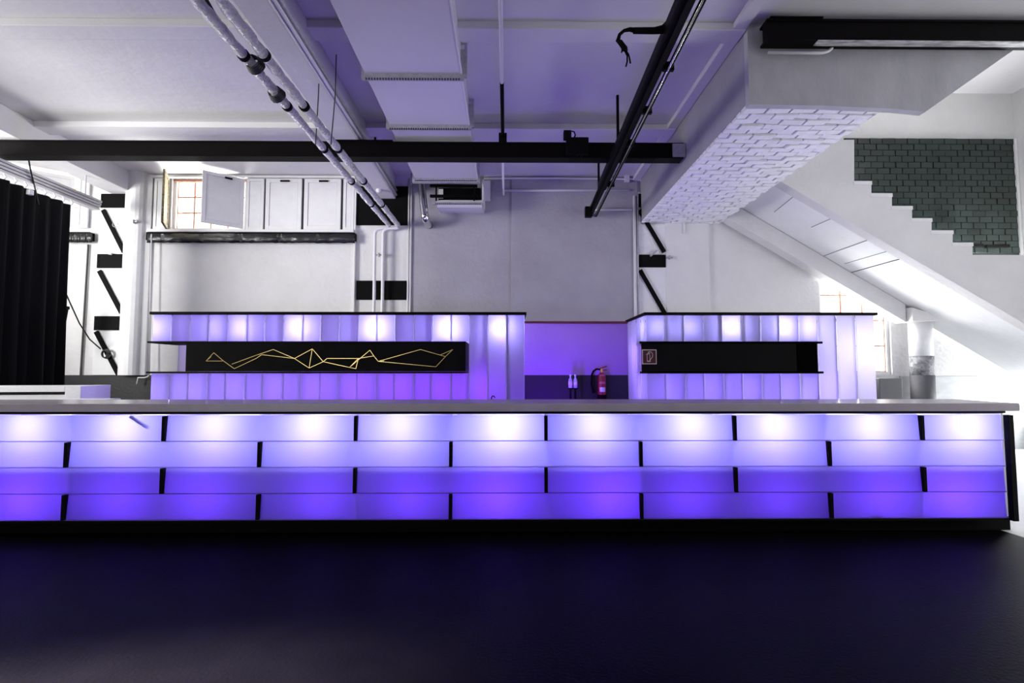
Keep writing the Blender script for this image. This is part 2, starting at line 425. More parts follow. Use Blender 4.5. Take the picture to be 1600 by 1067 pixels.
struct(MB().box(ax(230, BY), ax(555, BY), BY - .12, BY, az(379, BY), az(367, BY)).build('trim_9', M['black']))
struct(MB().box(ax(92, BY), ax(142, BY), BY - .12, BY, az(379, BY), az(367, BY)).build('trim_9', M['black']))
# dark plaster joint lines and pipes on the left wall
tag(MB().tube([at(138, 382, BY - .03), at(137, 400, BY - .03), at(126, 586, BY - .03)], .016, 8).build('conduit', M['wire']), 'thin dark pipe down the wall between curtain and lattice column', 'pipe')
tag(MB().tube([at(237, 366, BY - .12), at(233, 586, BY - .12), *arc(at(233, 586, BY - .12), at(232, 589, BY - .12), at(226, 590, BY - .12), 4), at(216, 590, BY - .12), at(214, 600, BY - .12)], .013, 8).build('conduit', M['conduit'], smooth=True),
    'white pipe ending in a bend over the dark wainscot', 'pipe')

# ------------------------------------------------------------------ lattice columns
def lattice(label, L, plates, diags, ztop2=None):
    t = thing('lattice_column', label, 'column', 'riveted lattice columns on the back wall')
    xs0, xs1, ztop, zbot = L
    y = BY - .04
    m = MB(); m.box(xs0 - .03, xs1 + .03, y, BY - .001, zbot, min(ztop, ztop2 or ztop))
    if ztop2: m.box(xs0 - .03, BX0 - .006, y, BY - .001, ztop2, ztop)
    m.build('column_body', M['white'], t, bevel=.006)
    for (a, b, c, d) in plates:
        p0, p1 = at(a, c, y), at(b, d, y)
        pl = MB().box(p0.x, p1.x, y - .018, y - .002, p1.z, p0.z).build('batten_plate', M['black'], t, bevel=.003)
        r = MB()
        for fx in (.06, .94):
            for fz in (.2, .5, .8):
                x = p0.x + (p1.x - p0.x) * fx; z = p1.z + (p0.z - p1.z) * fz
                r.tube([(x, y - .017, z), (x, y - .026, z)], .013, 8)
        r.build('rivets', M['steel'], pl)
    for (a, c, b, d) in diags:
        MB().bar(at(a, c, y - .02), at(b, d, y - .02), .075, .028, up=(0, 1, 0)).build('lattice_bar', M['black'], t, bevel=.003)
    return t
lattice('white lattice column with black plates between curtain and pilaster', (ax(150, BY, 560), ax(197, BY, 300), az(272, BY), WZ),
        [(159, 201, 303, 325), (153, 196, 397, 419), (148.5, 192, 494, 516)],
        [(161, 328, 194, 394), (155, 423, 190, 489), (150, 518, 185, 585)])
lattice('white lattice column with black plates under the brick bulkhead', (ax(999, BY, 480), ax(1039, BY, 480), az(300, BY), 0.0),
        [(996, 1005, 303, 324), (998, 1040, 398, 418)],
        [(999, 328, 1038, 394), (1000, 422, 1040, 492)], BZ - .03)

# black wall panels right of the shutters
for (a, b, c, d, lb) in ((558, 637, 291, 352, 'tall black wall panel behind the foil pipes'), (557, 635, 438.5, 468.5, 'low black wall panel crossed by two white pipes')):
    p0, p1 = at(a, c, BY - .02), at(b, d, BY - .02)
    tag(MB().box(p0.x, p1.x, BY - .03, BY - .005, p1.z, p0.z).build('wall_panel', M['black'], bevel=.002), lb, 'panel')
# twin white conduits beside the panels
for px, nm in ((637.5, 'left'), (641.5, 'right')):
    tag(MB().tube([at(px + 2, 280, BY - .03), at(px - 1, 500, BY - .03), (at(px - 1, 500, BY - .03).x, BY - .03, WZ)], .016, 8).build('conduit', M['conduit'], smooth=True),
        'thin white vertical conduit, %s of the pair right of the black panels' % nm, 'pipe', 'conduits right of the black panels')

# ------------------------------------------------------------------ foil pipes
def foil_pipe(pn, pe, elbx, r, label, yshift):
    t = thing('insulated_pipe', label, 'pipe', 'foil wrapped heating pipes')
    z = at(*pe, BY - .12).z; xe = at(*pe, BY - .12).x
    yn = 2.0
    d = ROT @ Vector((pn[0] - 800, 533.5 - pn[1], -800)); k = (z - CAM_H) / d.z; P = Vector((0, 0, CAM_H)) + d * k
    sl = (P.x - xe) / (P.y - (BY - .12)); xn = xe + sl * (yn - (BY - .12))
    n = 130; path = []; rad = []
    for i in range(n + 1):
        f = i / n; yy = yn + (BY - .14 - yn) * f
        path.append((xn + (xe - xn) * f, yy, z + random.uniform(-.002, .002)))
        rad.append(r * (1 + random.uniform(-.10, .10)) * (1 if i % 9 else .82))
    MB().tube(path, r, 14, rad=rad).build('foil_jacket', M['foil'], t)
    for f in (.30, .42, .56, .70, .84):
        c = Vector(path[int(f * n)]); dn = Vector((xe - xn, BY - yn, 0)).normalized()
        MB().tube([c - dn * .02, c + dn * .02], r * 1.14, 14).build('clamp_ring', M['black'], t)
    a = at(*pe, BY - .12)
    ex = ax(elbx, BY - .12, 370)
    p2 = Vector((ex, BY - .12, a.z - .13))
    pth = [a + Vector((.02, 0, -.04)), a + Vector((-.02, 0, -.05))] + arc(a + Vector((-.05, 0, -.05)), (ex, BY - .12, a.z - .05), p2 + Vector((0, 0, -.03)), 8) + [Vector((ax(elbx - 2, BY - .12), BY - .12, 2.0)), Vector((ax(elbx - 2, BY - .12), BY - .12, .6))]
    MB().tube(pth, .028, 12).build('riser', M['conduit'], t, smooth=True)
    return t
foil_pipe((307, 0), (608, 352), 586, .043, 'foil wrapped pipe with black clamps, left one of the two', 0)
foil_pipe((345, 0), (622, 352), 599, .045, 'foil wrapped pipe, right one of the two nearer the ceiling beam', 0)
# black cable lying along the left pipe
d = []
for (px, py) in ((322, 0), (345, 40), (372, 70), (398, 104), (412, 118), (432, 148), (470, 196), (520, 252)):
    v = ROT @ Vector((px - 800, 533.5 - py, -800)); k = (4.07 - CAM_H) / v.z; d.append(Vector((0, 0, CAM_H)) + v * k)
tag(MB().tube(d, .016, 8).build('cable', M['wire'], smooth=True), 'black cable tied along the left foil wrapped pipe', 'cable')
# cable bundles knotted at the clamps
for i, (px, py) in enumerate(((397, 100), (431, 146))):
    v = ROT @ Vector((px - 800, 533.5 - py, -800)); k = (4.0 - CAM_H) / v.z; c = Vector((0, 0, CAM_H)) + v * k
    m = MB()
    for j in range(5):
        pts = []
        for q in range(13):
            a = q / 12 * 2 * math.pi; pts.append(c + Vector((math.cos(a) * (.055 + .004 * j), (j - 2) * .018 + .01 * math.sin(a * 2), math.sin(a) * (.055 + .003 * j))))
        m.tube(pts, .009, 6)
    tag(m.build('cable_loop', M['wire'], smooth=True), ('knotted black cable loop round the left foil pipe, nearer one', 'knotted black cable loop round the left foil pipe, farther one')[i], 'cable')

# wires hanging down to the black beam
for (a, b, lb) in (((500, 60), (493, 213), 'left of the two thin wires before the concrete beam'), ((526, 60), (517, 213), 'right of the two thin wires before the concrete beam')):
    p = at(*a, 5.44); q = at(b[0], 226, 5.44)
    tag(MB().tube([Vector((p.x, 5.44, ZC - .09)), Vector((p.x - .003, 5.44, (ZC + q.z) / 2)), q], .0065, 6).build('hanging_wire', M['wire']), lb, 'wire')
# twin conduits clipped along the lower right edge of the long concrete beam
for k, (x, z, lb) in enumerate(((-1.995, 4.575, 'lower'), (-1.995, 4.66, 'upper'))):
    tag(MB().tube([(x, 1.5, z), (x, BY - .1, z)], .021, 8).build('conduit', M['galv' if k else 'conduit'], smooth=True), lb + ' of the twin pipes clipped along the long concrete beam', 'pipe', 'twin pipes along the concrete beam')

# ------------------------------------------------------------------ black steel beams
def ibeam(x0, x1, y0, y1, z0, z1, label, m=None):
    t = thing('steel_beam', label, 'beam')
    MB().box(x0, x1, y0, y1, z1 - .022, z1).build('top_flange', M['steel'], t)
    MB().box(x0, x1, y0, y1, z0, z0 + .022).build('bottom_flange', M['steel'], t)
    yc = (y0 + y1) / 2
    MB().box(x0, x1, y0 + .012, yc + .02, z0 + .022, z1 - .022).build('web', m or M['steel'], t)
    return t
ib = ibeam(-9.5, 2.42, 6.82, 7.0, 4.305, 4.52, 'long black steel beam crossing the hall below the ceiling')
ends = MB().box(2.27, 2.44, 6.80, 7.02, 4.32, 4.50).build('end_shoe', M['galv'], ib)
MB().box(-2.4, -1.55, 6.79, 7.03, 4.52, 4.53).build('bearing_plate', M['steel'], ib)
for x in (-2.25, -1.8):
    MB().tube([(x, 6.85, 4.5), (x, 6.85, 4.59)], .014, 8).build('bolt', M['steel'], ib)
MB().box(-8.02, -7.94, 6.85, 6.95, 4.52, 4.66).build('bracket', M['steel'], ib)
ib2 = ibeam(2.55, 9.4, 4.80, 4.95, 4.64, 4.85, 'black steel beam mounted in front of the grey bulkhead at upper right')
MB().box(3.05, 6.6, 4.805, 4.885, 4.628, 4.6385).build('flange_glare_strip', M['flange_glare'], ib2)  # glare on the flange underside, put in as a pale strip
MB().box(2.58, 3.1, 4.79, 4.96, 4.852, 4.868).build('bearing_plate', M['steel'], ib2)
tag(MB().tube([(2.62, 4.93, 4.585), (3.1, 4.93, 4.585)] + arc((3.14, 4.93, 4.585), (3.24, 4.93, 4.59), (3.28, 4.94, 4.66), 5), .016, 8).build('conduit', M['conduit'], smooth=True),
    'short pale conduit bending up under the upper right black beam', 'pipe')

# motor and hanging track on the long beam
t = thing('track_clamp', 'black motor clamp with hook gripping the long steel beam', 'clamp')
y = 6.76
def rect(a, b, c, d, y0, y1, m=None, name='housing', mt=None, par=None, bev=.004):
    p0, p1 = at(a, c, y0), at(b, d, y0)
    return MB().box(p0.x, p1.x, y0, y1, p1.z, p0.z).build(name, mt or M['black'], par, bevel=bev)
rect(881, 893, 203, 216, 6.72, 6.80, par=t)
MB().tube([at(893, 205, 6.76), at(897, 206, 6.76), at(899, 211, 6.76), at(897, 215, 6.76)], .010, 6).build('hook', M['black'], t, smooth=True)
rect(885, 920, 214, 240, 6.74, 6.81, par=t, name='clamp_body')
for px in (902, 910, 896):
    MB().tube([at(px, 236, 6.76), at(px - 2, 247, 6.76)], .013, 6).build('bolt', M['black'], t)
t = thing('hanging_track', 'black track strip fixed under the long steel beam', 'track')
p0, p1 = at(884, 241, 6.85), at(1028, 245, 6.85)
MB().box(p0.x, p1.x, 6.84, 6.9, p1.z, p0.z + .0).build('strip', M['black'], t)
MB().box(p0.x + .05, p1.x - .05, 6.83, 6.97, p0.z - .0, 4.303).build('strip_body', M['black'], t)
for px in (1003, 1010, 1022, 948):
    MB().tube([at(px, 240, 6.85), at(px - 1, 249, 6.85)], .012, 6).build('bolt', M['black'], t)

# long black rail running away below the ceiling, with bright rod
t = thing('ceiling_rail', 'long black rail with bright steel rod running to the back wall', 'rail')
zr = 4.24
def onz(px, py, z):
    v = ROT @ Vector((px - 800, 533.5 - py, -800)); return Vector((0, 0, CAM_H)) + v * ((z - CAM_H) / v.z)
A = onz(1062, 0, zr); B = onz(924, 320, zr)
A2 = onz(1088, 0, zr)
w = A2.x - A.x
dirn = (B - A).normalized(); A_ = A - dirn * 1.6
Be = Vector((B.x, BY - .02, B.z))
def off(p, dx, dz=0): return Vector((p.x + dx, p.y, p.z + dz))
FAR = A_ + dirn * ((7.9 - A_.y) / dirn.y)
MB().bar(off(A_, w / 2, .05), off(FAR, w / 2, .05), w, .10).build('rail_body', M['steel'], t, bevel=.006)
MB().bar(off(A_, w * .25, -.005), off(Be, w * .25, -.005), .05, .03).build('rail_lip', M['black'], t)
MB().bar(off(A_, w * .62, -.012), off(Be, w * .62, -.012), .055, .045).build('rail_flange', M['steel'], t)
MB().tube([off(A_, w + .045, -.02), off(Be, w + .045, -.02)], .024, 10).build('tube_casing', M['steel'], t, smooth=True)
MB().tube([off(A_, w + .035, -.045), off(Be, w + .02, -.045)], .0085, 8).build('steel_rod', M['chrome'], t, smooth=True)
for yy in (3.4, 4.6, 5.4, 6.2, 7.6):
    k = (yy - A_.y) / dirn.y; c = A_ + dirn * k
    MB().box(c.x + w - .02, c.x + w + .08, c.y - .02, c.y + .02, c.z - .05, c.z + .03).build('rail_clip', M['black'], t)
k = (8.9 - A_.y) / dirn.y; c = A_ + dirn * k
MB().box(c.x - .07, c.x + .05, 8.86, 8.96, c.z - .12, c.z + .06).build('end_bracket', M['black'], t)
# hangers from the ceiling
for yy in (3.9, 6.4, 8.0):
    k = (yy - A_.y) / dirn.y; c = A_ + dirn * k
    MB().box(c.x + .02, c.x + .05, yy - .015, yy + .015, c.z + .09, ZC).build('hanger', M['steel'], t)
# branch arm with frayed cable
t2 = thing('frayed_cable', 'black hose arm with frayed cable ends branching off the rail', 'cable')
q = 4.2
pts = [at(1052, 30, q), at(1045, 40, q), at(1036, 46, q), at(1022, 48, q), at(990, 48, q)]
MB().tube(pts, .028, 12, rad=[.05, .045, .036, .028, .026]).build('arm_pipe', M['black'], t2, smooth=True)
pts = [at(992, 47.5, q), at(984, 46, q), at(975, 48, q), at(968, 54, q), at(966, 62, q)]
MB().tube(pts, .016, 10, rad=[.022, .018, .014, .014, .018]).build('hose', M['black'], t2, smooth=True)
MB().tube([at(963, 62, q), at(969, 66, q), at(977, 77, q), at(980, 80, q)], .02, 10, rad=[.012, .022, .024, .008]).build('cable_gland', M['black'], t2, smooth=True)
for e in ([(977, 78), (982, 85), (984, 93), (985, 99)], [(976, 79), (980, 87), (980, 96), (978, 104)], [(972, 76), (972, 80), (971, 82)]):
    MB().tube([at(a, b, q) for a, b in e], .007, 6).build('loose_wire', M['black'], t2, smooth=True)

# ------------------------------------------------------------------ long conduit in the middle
zc = 4.62
A = onz(780.5, 0, zc); 
t = thing('ceiling_conduit', 'thin pipe running along the ceiling middle with a black section', 'pipe')
E = at(785.5, 299, BY - .06)
P = [Vector((A.x - .0, 2.5, zc)), Vector((E.x, 5.85, zc))]
MB().tube([Vector((-.055, 2.5, zc)), Vector((-.055, 5.55, zc))], .019, 10).build('white_section', M['conduit'], t, smooth=True)
MB().tube([Vector((-.055, 5.55, zc)), Vector((-.055, 6.86, zc))], .023, 10).build('black_section', M['black'], t, smooth=True)
MB().tube([Vector((-.055, 6.86, zc)), Vector((-.06, BY - .1, zc)), Vector((-.06, BY - .07, zc - .03)), Vector((-.055, BY - .07, az(297, BY - .07)))], .018, 10).build('end_section', M['conduit'], t, smooth=True)
MB().box(-.11, 0.0, 6.84, 6.98, 4.525, 4.66).build('joint_clip', M['black'], t)

# small conduits on the back wall
def wallpipe(pts, r, label, m='conduit', y=BY - .075, grp='conduits on the centre back wall'):
    return tag(MB().tube([at(a, b, y) for a, b in pts], r, 8).build('conduit', M[m], smooth=True), label, 'pipe', grp)
wallpipe([(756, 275), (785, 272.5), (960, 272.5), (1000, 272.5)], .022, 'upper of the two long pipes at the top of the back wall')
wallpipe([(756, 279), (785, 278.5), (870, 278.5), (1000, 280), (1004, 285)], .017, 'lower of the two long pipes at the top of the back wall', 'conduit')
wallpipe([(787, 298), (984, 297)], .021, 'single horizontal white pipe below the paired ones')
wallpipe([(928, 328), (988, 327.5)], .018, 'short horizontal white pipe at the rail end')
wallpipe([(991, 306), (993, 484), (993, 495)], .028, 'thick white vertical pipe beside the right lattice column')
wallpipe([(996.5, 303), (996.5, 490)], .017, 'thin grey vertical pipe beside the right lattice column', 'galv')
wallpipe([(1069, 341), (1069, 365)], .018, 'short white pipe stub hanging under the brick bulkhead', y=BY - .07)
tag(rect(976, 984, 267, 284, BY - .11, BY - .055, name='junction_box', mt=M['conduit']), 'small pale junction box on the paired pipes', 'box')

# pendant cord with bulb holder
t = thing('pendant', 'white bulb holder hanging on a thin cord before the black panel', 'lamp')
c = at(593, 245, 8.7); e = at(592, 290, 8.7)
MB().tube([Vector((c.x, 8.7, 4.525)), e], .006, 6).build('cord', M['wire'], t)
MB().lathe([(.012, .03), (.02, 0), (.05, -.09), (.035, -.12), (.008, -.125)], e, 14).build('bulb_holder', M['label'], t, smooth=True)

# ------------------------------------------------------------------ ventilation duct
t = thing('air_duct', 'large white rectangular air duct under the ceiling', 'duct')
zd, zdt = 4.60, ZC
dx0, dx1 = -1.53, -.50
segs = [(1.5, 5.36), (5.40, 6.50), (6.54, 8.36)]
for k, (y0, y1) in enumerate(segs):
    MB().box(dx0, dx1, y0, y1, zd, zdt - .002).build('duct_section', M['sheet'], t, bevel=.004)
    MB().box(dx1 + .002, dx1 + .02, y0, y1, zd - .006, zd + .02).build('edge_strip', M['conduit'], t)
for yy in (5.38, 6.52):
    fl = MB().box(dx0 - .04, dx1 + .04, yy - .022, yy + .022, zd - .055, zd + .28)
    f = fl.build('flange', M['galv'], t)
    m = MB(); n = 34
    for i in range(n):
        x = dx0 + (dx1 - dx0) * (i + .5) / n; m.box(x - .008, x + .008, yy - .024, yy - .010, zd - .064, zd - .046)
    m.build('flange_holes', M['crack'], f)
    MB().bar((dx1 + .055, yy, zd - .03), (dx1 + .055, yy, ZC), .03, .03).build('hanger', M['galv'], t)
yy = 8.40
f = MB().box(dx0 - .04, dx1 + .05, yy - .04, yy + .02, zd - .07, zd + .28).build('flange', M['galv'], t)
m = MB()
for i in range(34):
    x = dx0 + (dx1 - dx0) * (i + .5) / 34; m.box(x - .009, x + .009, yy - .046, yy - .03, zd - .05, zd - .03)
m.build('flange_holes', M['crack'], f)
# grille end box
t = thing('vent_box', 'open white ventilation box with dark louvre below the duct end', 'vent')
Yg = 8.62
def g(px, py, Y=Yg): return at(px, py, Y)
p0, p1 = g(682, 278), g(753, 318)
m = MB(); th = .05
MB().box(p0.x + .1, p1.x - .04, Yg - .1, Yg - .02, g(700, 282).z, g(700, 275).z).build('top_board', M['sheet'], t)
MB().box(p0.x, p1.x + .02, Yg, BY - .001, p1.z, p1.z + .06).build('bottom_board', M['sheet'], t, bevel=.004)
MB().box(p1.x, p1.x + .03, Yg, BY - .001, p1.z + .061, p0.z - .02).build('side_board', M['sheet'], t, bevel=.004)
MB().box(p0.x - .02, p1.x - .05, BY - .16, BY - .08, p1.z + .07, p0.z - .02).build('dark_louvre', M['black'], t)
q0, q1 = g(676, 318, Yg - .02), g(755, 320, Yg - .02)
fl = MB().box(q0.x, q1.x, Yg - .04, Yg - .002, q1.z, p1.z + .01).build('flange', M['galv'], t)
MB().box(q0.x + .08, q1.x - .02, Yg - .03, Yg + .2, q1.z - .05, q1.z - .002).build('flange_lip', M['sheet'], t)
m = MB()
for i in range(24):
    x = q0.x + .04 + (q1.x - q0.x - .08) * (i + .5) / 24; m.box(x - .008, x + .008, Yg - .045, Yg - .038, q1.z, q1.z + .018)
m.build('flange_holes', M['crack'], fl)
for py in (291, 307):
    a0, a1 = g(672, py), g(746, py); MB().box(a0.x, a1.x, Yg - .03, Yg + .01, a1.z - .022, a1.z + .022).build('cross_bar', M['steel'], t)
for px in (682, 741):
    a0 = g(px, 290); MB().box(a0.x - .012, a0.x + .012, Yg - .04, Yg, g(px, 314).z, g(px, 290).z).build('upright_bar', M['steel'], t)
a0, a1 = g(684, 292), g(691, 306)
MB().box(a0.x, a1.x, Yg + .1, Yg + .14, a1.z, a0.z).build('side_plate', M['sheet'], t)
rect(753, 766, 282, 313, BY - .11, BY - .06, name='back_plate', mt=M['sheet'], par=t)
# silver flexible pipe
y = 8.85
o = MB().tube([at(657, 272, y), at(659, 290, y), at(662, 322, y), at(664, 336, y)] + arc(at(664, 338, y), at(665, 346, y), at(671, 352, BY - .02), 6), .068, 16).build('flexible_pipe', M['chrome'], smooth=True)
tag(o, 'shiny silver pipe bending into the wall left of the vent box', 'pipe')
tag(MB().tube([at(641, 290, y), at(644, 270, y), at(652, 262, y), at(664, 262, y)], .017, 8).build('cable', M['galv'], smooth=True), 'grey cable looping over the silver pipe', 'cable')

# ------------------------------------------------------------------ brick bulkhead (upper right)
t = thing('brick_bulkhead', 'big white bulkhead with whitewashed brick underside at upper right', 'bulkhead')
YB0 = 5.0
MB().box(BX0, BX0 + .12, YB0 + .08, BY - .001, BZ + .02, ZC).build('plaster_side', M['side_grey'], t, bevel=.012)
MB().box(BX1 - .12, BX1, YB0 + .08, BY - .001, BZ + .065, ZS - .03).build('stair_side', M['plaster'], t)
# front face with its sloping right edge
fp = [(BX0, BZ - .02), (4.24, 4.00), (5.05, 4.60), (9.4, 7.8), (9.4, 8.2), (BX0, 8.2)]
fp = [(BX0, BZ - .01), (3.2, BZ - .02), (3.93, 4.05), (4.24, 4.02), (5.10, 4.62), (8.0, 6.6), (BX0, 6.6)]
MB().prism(fp, YB0, YB0 + .08).build('grey_front', mat('grey_plaster', (0.5, 0.5, 0.52), 0.9, noise=0.22, nscale=2.2, bump=0.3, bscale=18, stretch=(1, 1, .5)), t)
# bricks of the underside: real bricks with open joints
MB().box(BX0 + .02, BX1 - .02, YB0 + .08, BY - .001, BZ + .022, BZ + .06).build('brick_bed', M['mortar'], t)
m = MB(); rb = random.Random(4)
yy = YB0 + .09; row = 0; CH = .118
while yy < BY - .02:
    x = BX0 + .01 - (.13 if row % 2 else 0) - rb.uniform(0, .03)
    while x < BX1:
        bl = .262 + rb.uniform(-.012, .012)
        xa, xb = max(x, BX0 + .004), min(x + bl - .018, BX1)
        if xb - xa > .02:
            dz = rb.uniform(-.018, .004); ya, yb = yy + rb.uniform(0, .004), min(yy + CH - .015, BY - .003)
            tl = rb.uniform(-.006, .006)
            vs = []
            for (X_, Y_, k) in ((xa, ya, 1), (xb, ya, -1), (xb, yb, -1), (xa, yb, 1)): vs.append(m.bm.verts.new((X_, Y_ + rb.uniform(-.002, .002), BZ + dz + tl * k)))
            vt = [m.bm.verts.new((v.co.x, v.co.y, BZ + .03)) for v in vs]
            m.bm.faces.new(vs); m.bm.faces.new(vt)
            for i in range(4): m.bm.faces.new([vs[i], vs[(i + 1) % 4], vt[(i + 1) % 4], vt[i]])
        x += bl
    yy += CH; row += 1
m.build('brick_soffit', M['brick'], t, bevel=.006)
# plaster ledge along the upper left edge
struct(MB().box(BX0 - .14, BX0 - .002, 3.0, BY, ZC - .07, ZC - .001).build('trim_10', M['ceil'], bevel=.01))

# ------------------------------------------------------------------ stairs
t = thing('staircase', 'white concrete staircase climbing left in front of green tiles', 'staircase')
YS = 7.5
# stepped silhouette (photo outline of the stringer on its own plane)
steps = [(1335, 218), (1335, 283), (1362, 283), (1362, 302), (1394, 302), (1394, 322), (1425.5, 322), (1425.5, 341), (1456, 341), (1456, 360), (1489, 360), (1489, 379), (1520, 379), (1520, 398), (1760, 398)]
P0 = at(1212, 279, YS); P1 = at(1600, 505, YS)
sl = (P1.z - P0.z) / (P1.x - P0.x)
XE = 9.40
poly = [(at(a, b, YS).x, at(a, b, YS).z) for a, b in steps[:-1]]
poly.append((XE, poly[-1][1]))
poly.append((XE, P0.z + sl * (XE - P0.x))); poly.append((BX1 + .005, P0.z + sl * (BX1 + .005 - P0.x)))
poly.append((BX1 + .005, poly[0][1]))
MB().prism(poly, YS, YS + .20).build('stringer', M['plaster'], t, bevel=.008)
# treads and risers behind the stringer
pts = [(at(a, b, YS).x, at(a, b, YS).z) for a, b in steps[:-1]]
for i in range(1, len(pts) - 1, 2):
    x0, z0 = pts[i]; x1, _ = pts[i + 1]
    MB().box(x0 - .02, x1, YS - .012, 9.12, z0 - .055, z0).build('tread', M['white'], t, bevel=.004)
# sloping slab
th = .12
def zl(x): return P0.z + sl * (x - P0.x)
sb = [(BX1 + .01, zl(BX1) + .06), (XE, zl(XE) + .06), (XE, zl(XE) + .06 + th), (BX1 + .01, zl(BX1) + .06 + th)]
MB().prism(sb, YS + .21, 9.12).build('stair_slab', M['soffit'], t)
# far support beam below the slab, resting on the post
xa, xb = BX1 + .01, ax(1413.5, 8.9)
fb = [(xa, zl(xa) - .27), (xb, zl(xb) - .27), (xb, zl(xb) + .055), (xa, zl(xa) + .055)]
MB().prism(fb, 8.86, 9.12).build('support_beam', M['plaster'], t, bevel=.01)
# seams in the slab underside
for k, (a, b, mm, w) in enumerate(((( 1311, 431), (1416, 402), 'crack', .016), ((1284, 401), (1365, 372), 'pencil', .012), ((1320, 412), (1385, 393), 'pencil', .006), ((1268, 355), (1300, 341), 'pencil', .01), ((1210, 331), (1245, 303), 'pencil', .01))):
    def onslab(px, py):
        v = ROT @ Vector((px - 800, 533.5 - py, -800)); o_ = Vector((0, 0, CAM_H))
        # z = P0.z+.06+sl*(x-P0.x)
        k_ = (P0.z + .06 - sl * P0.x - o_.z) / (v.z - sl * v.x); return o_ + v * k_
    MB().bar(onslab(*a), onslab(*b), w, .008).build('slab_seam', M[mm], t)

# green tiled stair wall
t = thing('tile_field', 'dark green glazed tile field above the stairs', 'tiles')
q0, q1 = at(1318, 217, BY), at(1592, 430, BY)
MB().box(q0.x, q1.x, BY - .03, BY - .001, 3.44, q0.z).build('grout_bed', M['grout'], t)
m = MB(); rb = random.Random(9); TW, TH = .231, .113
z = q0.z - TH; row = 0
while z > 3.44:
    x = q0.x - (TW / 2 if row % 2 else 0)
    while x < q1.x:
        xa, xb = max(x + .006, q0.x), min(x + TW - .006, q1.x)
        if xb - xa > .03:
            a = rb.uniform(-.005, .005); c = rb.uniform(-.005, .005); y0 = BY - .042
            v = [m.bm.verts.new((xa, y0 + a, z + .005)), m.bm.verts.new((xb, y0 - a, z + .005)), m.bm.verts.new((xb, y0 - a + c, z + TH - .003)), m.bm.verts.new((xa, y0 + a + c, z + TH - .003))]
            u = [m.bm.verts.new((w_.co.x, BY - .03, w_.co.z)) for w_ in v]
            m.bm.faces.new(v)
            for i in range(4): m.bm.faces.new([v[i], v[(i + 1) % 4], u[(i + 1) % 4], u[i]])
    # next tile
        x += TW
    z -= TH; row += 1
m.build('glazed_tiles', M['tile'], t, bevel=.004)
MB().box(q1.x + .001, q1.x + .05, BY - .06, BY - .001, 3.44, q0.z).build('edge_trim', M['white'], t)
m = MB()
for (a, b, zz) in ((1521, 1536, 383), (1541, 1560, 384.5), (1560, 1577, 384)):
    p = at(a, zz, BY - .06); r_ = at(b, zz, BY - .06); m.box(p.x, r_.x, BY - .075, BY - .044, p.z - .03, p.z + .025)
m.build('black_patch', M['black'], t)

# post under the stairs
t = thing('support_post', 'round post with grey foot carrying the stair beam', 'post')
cx = ax(1437, 8.95); r = .175; zc_ = az(503, 8.95)
MB().lathe([(r, az(556, 8.95)), (r, zc_)], (cx, 8.95, 0), 28).build('shaft', M['soffit'], t, smooth=True)
MB().lathe([(r + .002, WZ), (r + .002, az(556, 8.95))], (cx, 8.95, 0), 28).build('flaked_band', M['flaked'], t, smooth=True)
MB().lathe([(r + .004, 0), (r + .004, WZ)], (cx, 8.95, 0), 28).build('grey_foot', M['grey_dark'], t, smooth=True)
x0, x1 = ax(1415, 8.9), ax(1452, 8.9)
MB().prism([(x0, zc_ - .005), (x1, zc_ + .0), (x1, az(492, 8.9)), (x0, az(481, 8.9))], 8.74, 9.12).build('capital', M['plaster'], t, bevel=.01)
# low grey pier under the window
p0 = at(1374, 591, 8.7); p1 = at(1411, 620, 8.7)
tag(MB().box(p0.x, p1.x, 8.7, BY - .02, 0, p0.z).build('low_pier', M['grey_dark'], bevel=.01), 'low dark grey block below the bright right window', 'block')

# ------------------------------------------------------------------ curtain (left)
t = thing('curtain', 'black stage curtain hanging in deep folds at the left', 'curtain')
XC = -6.9
m = MB(); n = 84; top = 4.02; bot = .03; rb = random.Random(2)
y0, y1 = 6.75, 8.02
rows = []
ph = 0
NR = 9
xs = []
for i in range(n + 1):
    ph += rb.uniform(.28, .62); xs.append(math.sin(ph) * rb.uniform(.055, .085))
for j in range(NR + 1):
    f = j / NR; z = top + (bot - top) * f
    rows.append([m.bm.verts.new((XC + xs[i] * (.45 + .75 * f) + .015 * math.sin(i * .2 + f * 3), y0 + (y1 - y0) * i / n, z)) for i in range(n + 1)])
for j in range(NR):
    for i in range(n): m.bm.faces.new([rows[j][i], rows[j][i + 1], rows[j + 1][i + 1], rows[j + 1][i]])
cl = m.build('cloth', M['curtain'], t, smooth=True)
so = cl.modifiers.new('solid', 'SOLIDIFY'); so.thickness = .008
for k in range(9):
    yy = 6.8 + k * .155
    m = MB(); m.tube([(XC, yy, 4.02), (XC + .02, yy + .01, 4.06), (XC, yy, 4.10)], .010, 6); m.build('glider', M['label'], t)
t = thing('curtain_track', 'white multi groove curtain track running toward the back wall', 'track')
for k in range(4):
    MB().box(XC - .07, XC + .05 + .012 * k, 3.0, 8.55, 4.10 + k * .042, 4.134 + k * .042).build('track_profile', M['rail_white'], t)
MB().box(XC - .05, XC + .03, 3.0, 8.54, 4.135, 4.26).build('track_core', M['steel'], t)
for yy in (4.2, 6.3, 8.3):
    MB().tube([(XC, yy, 4.26), (XC, yy, ZC if yy < 4 else 4.6)], .012, 6).build('hanger', M['rail_white'], t)
m = MB(); c = at(47, 300, 7.1)
m.box(c.x - .03, c.x + .03, 7.07, 7.13, c.z - .04, c.z + .03)
tag(m.build('cable_weight', M['label'], bevel=.006), 'small white box dangling at the curtain top', 'box')
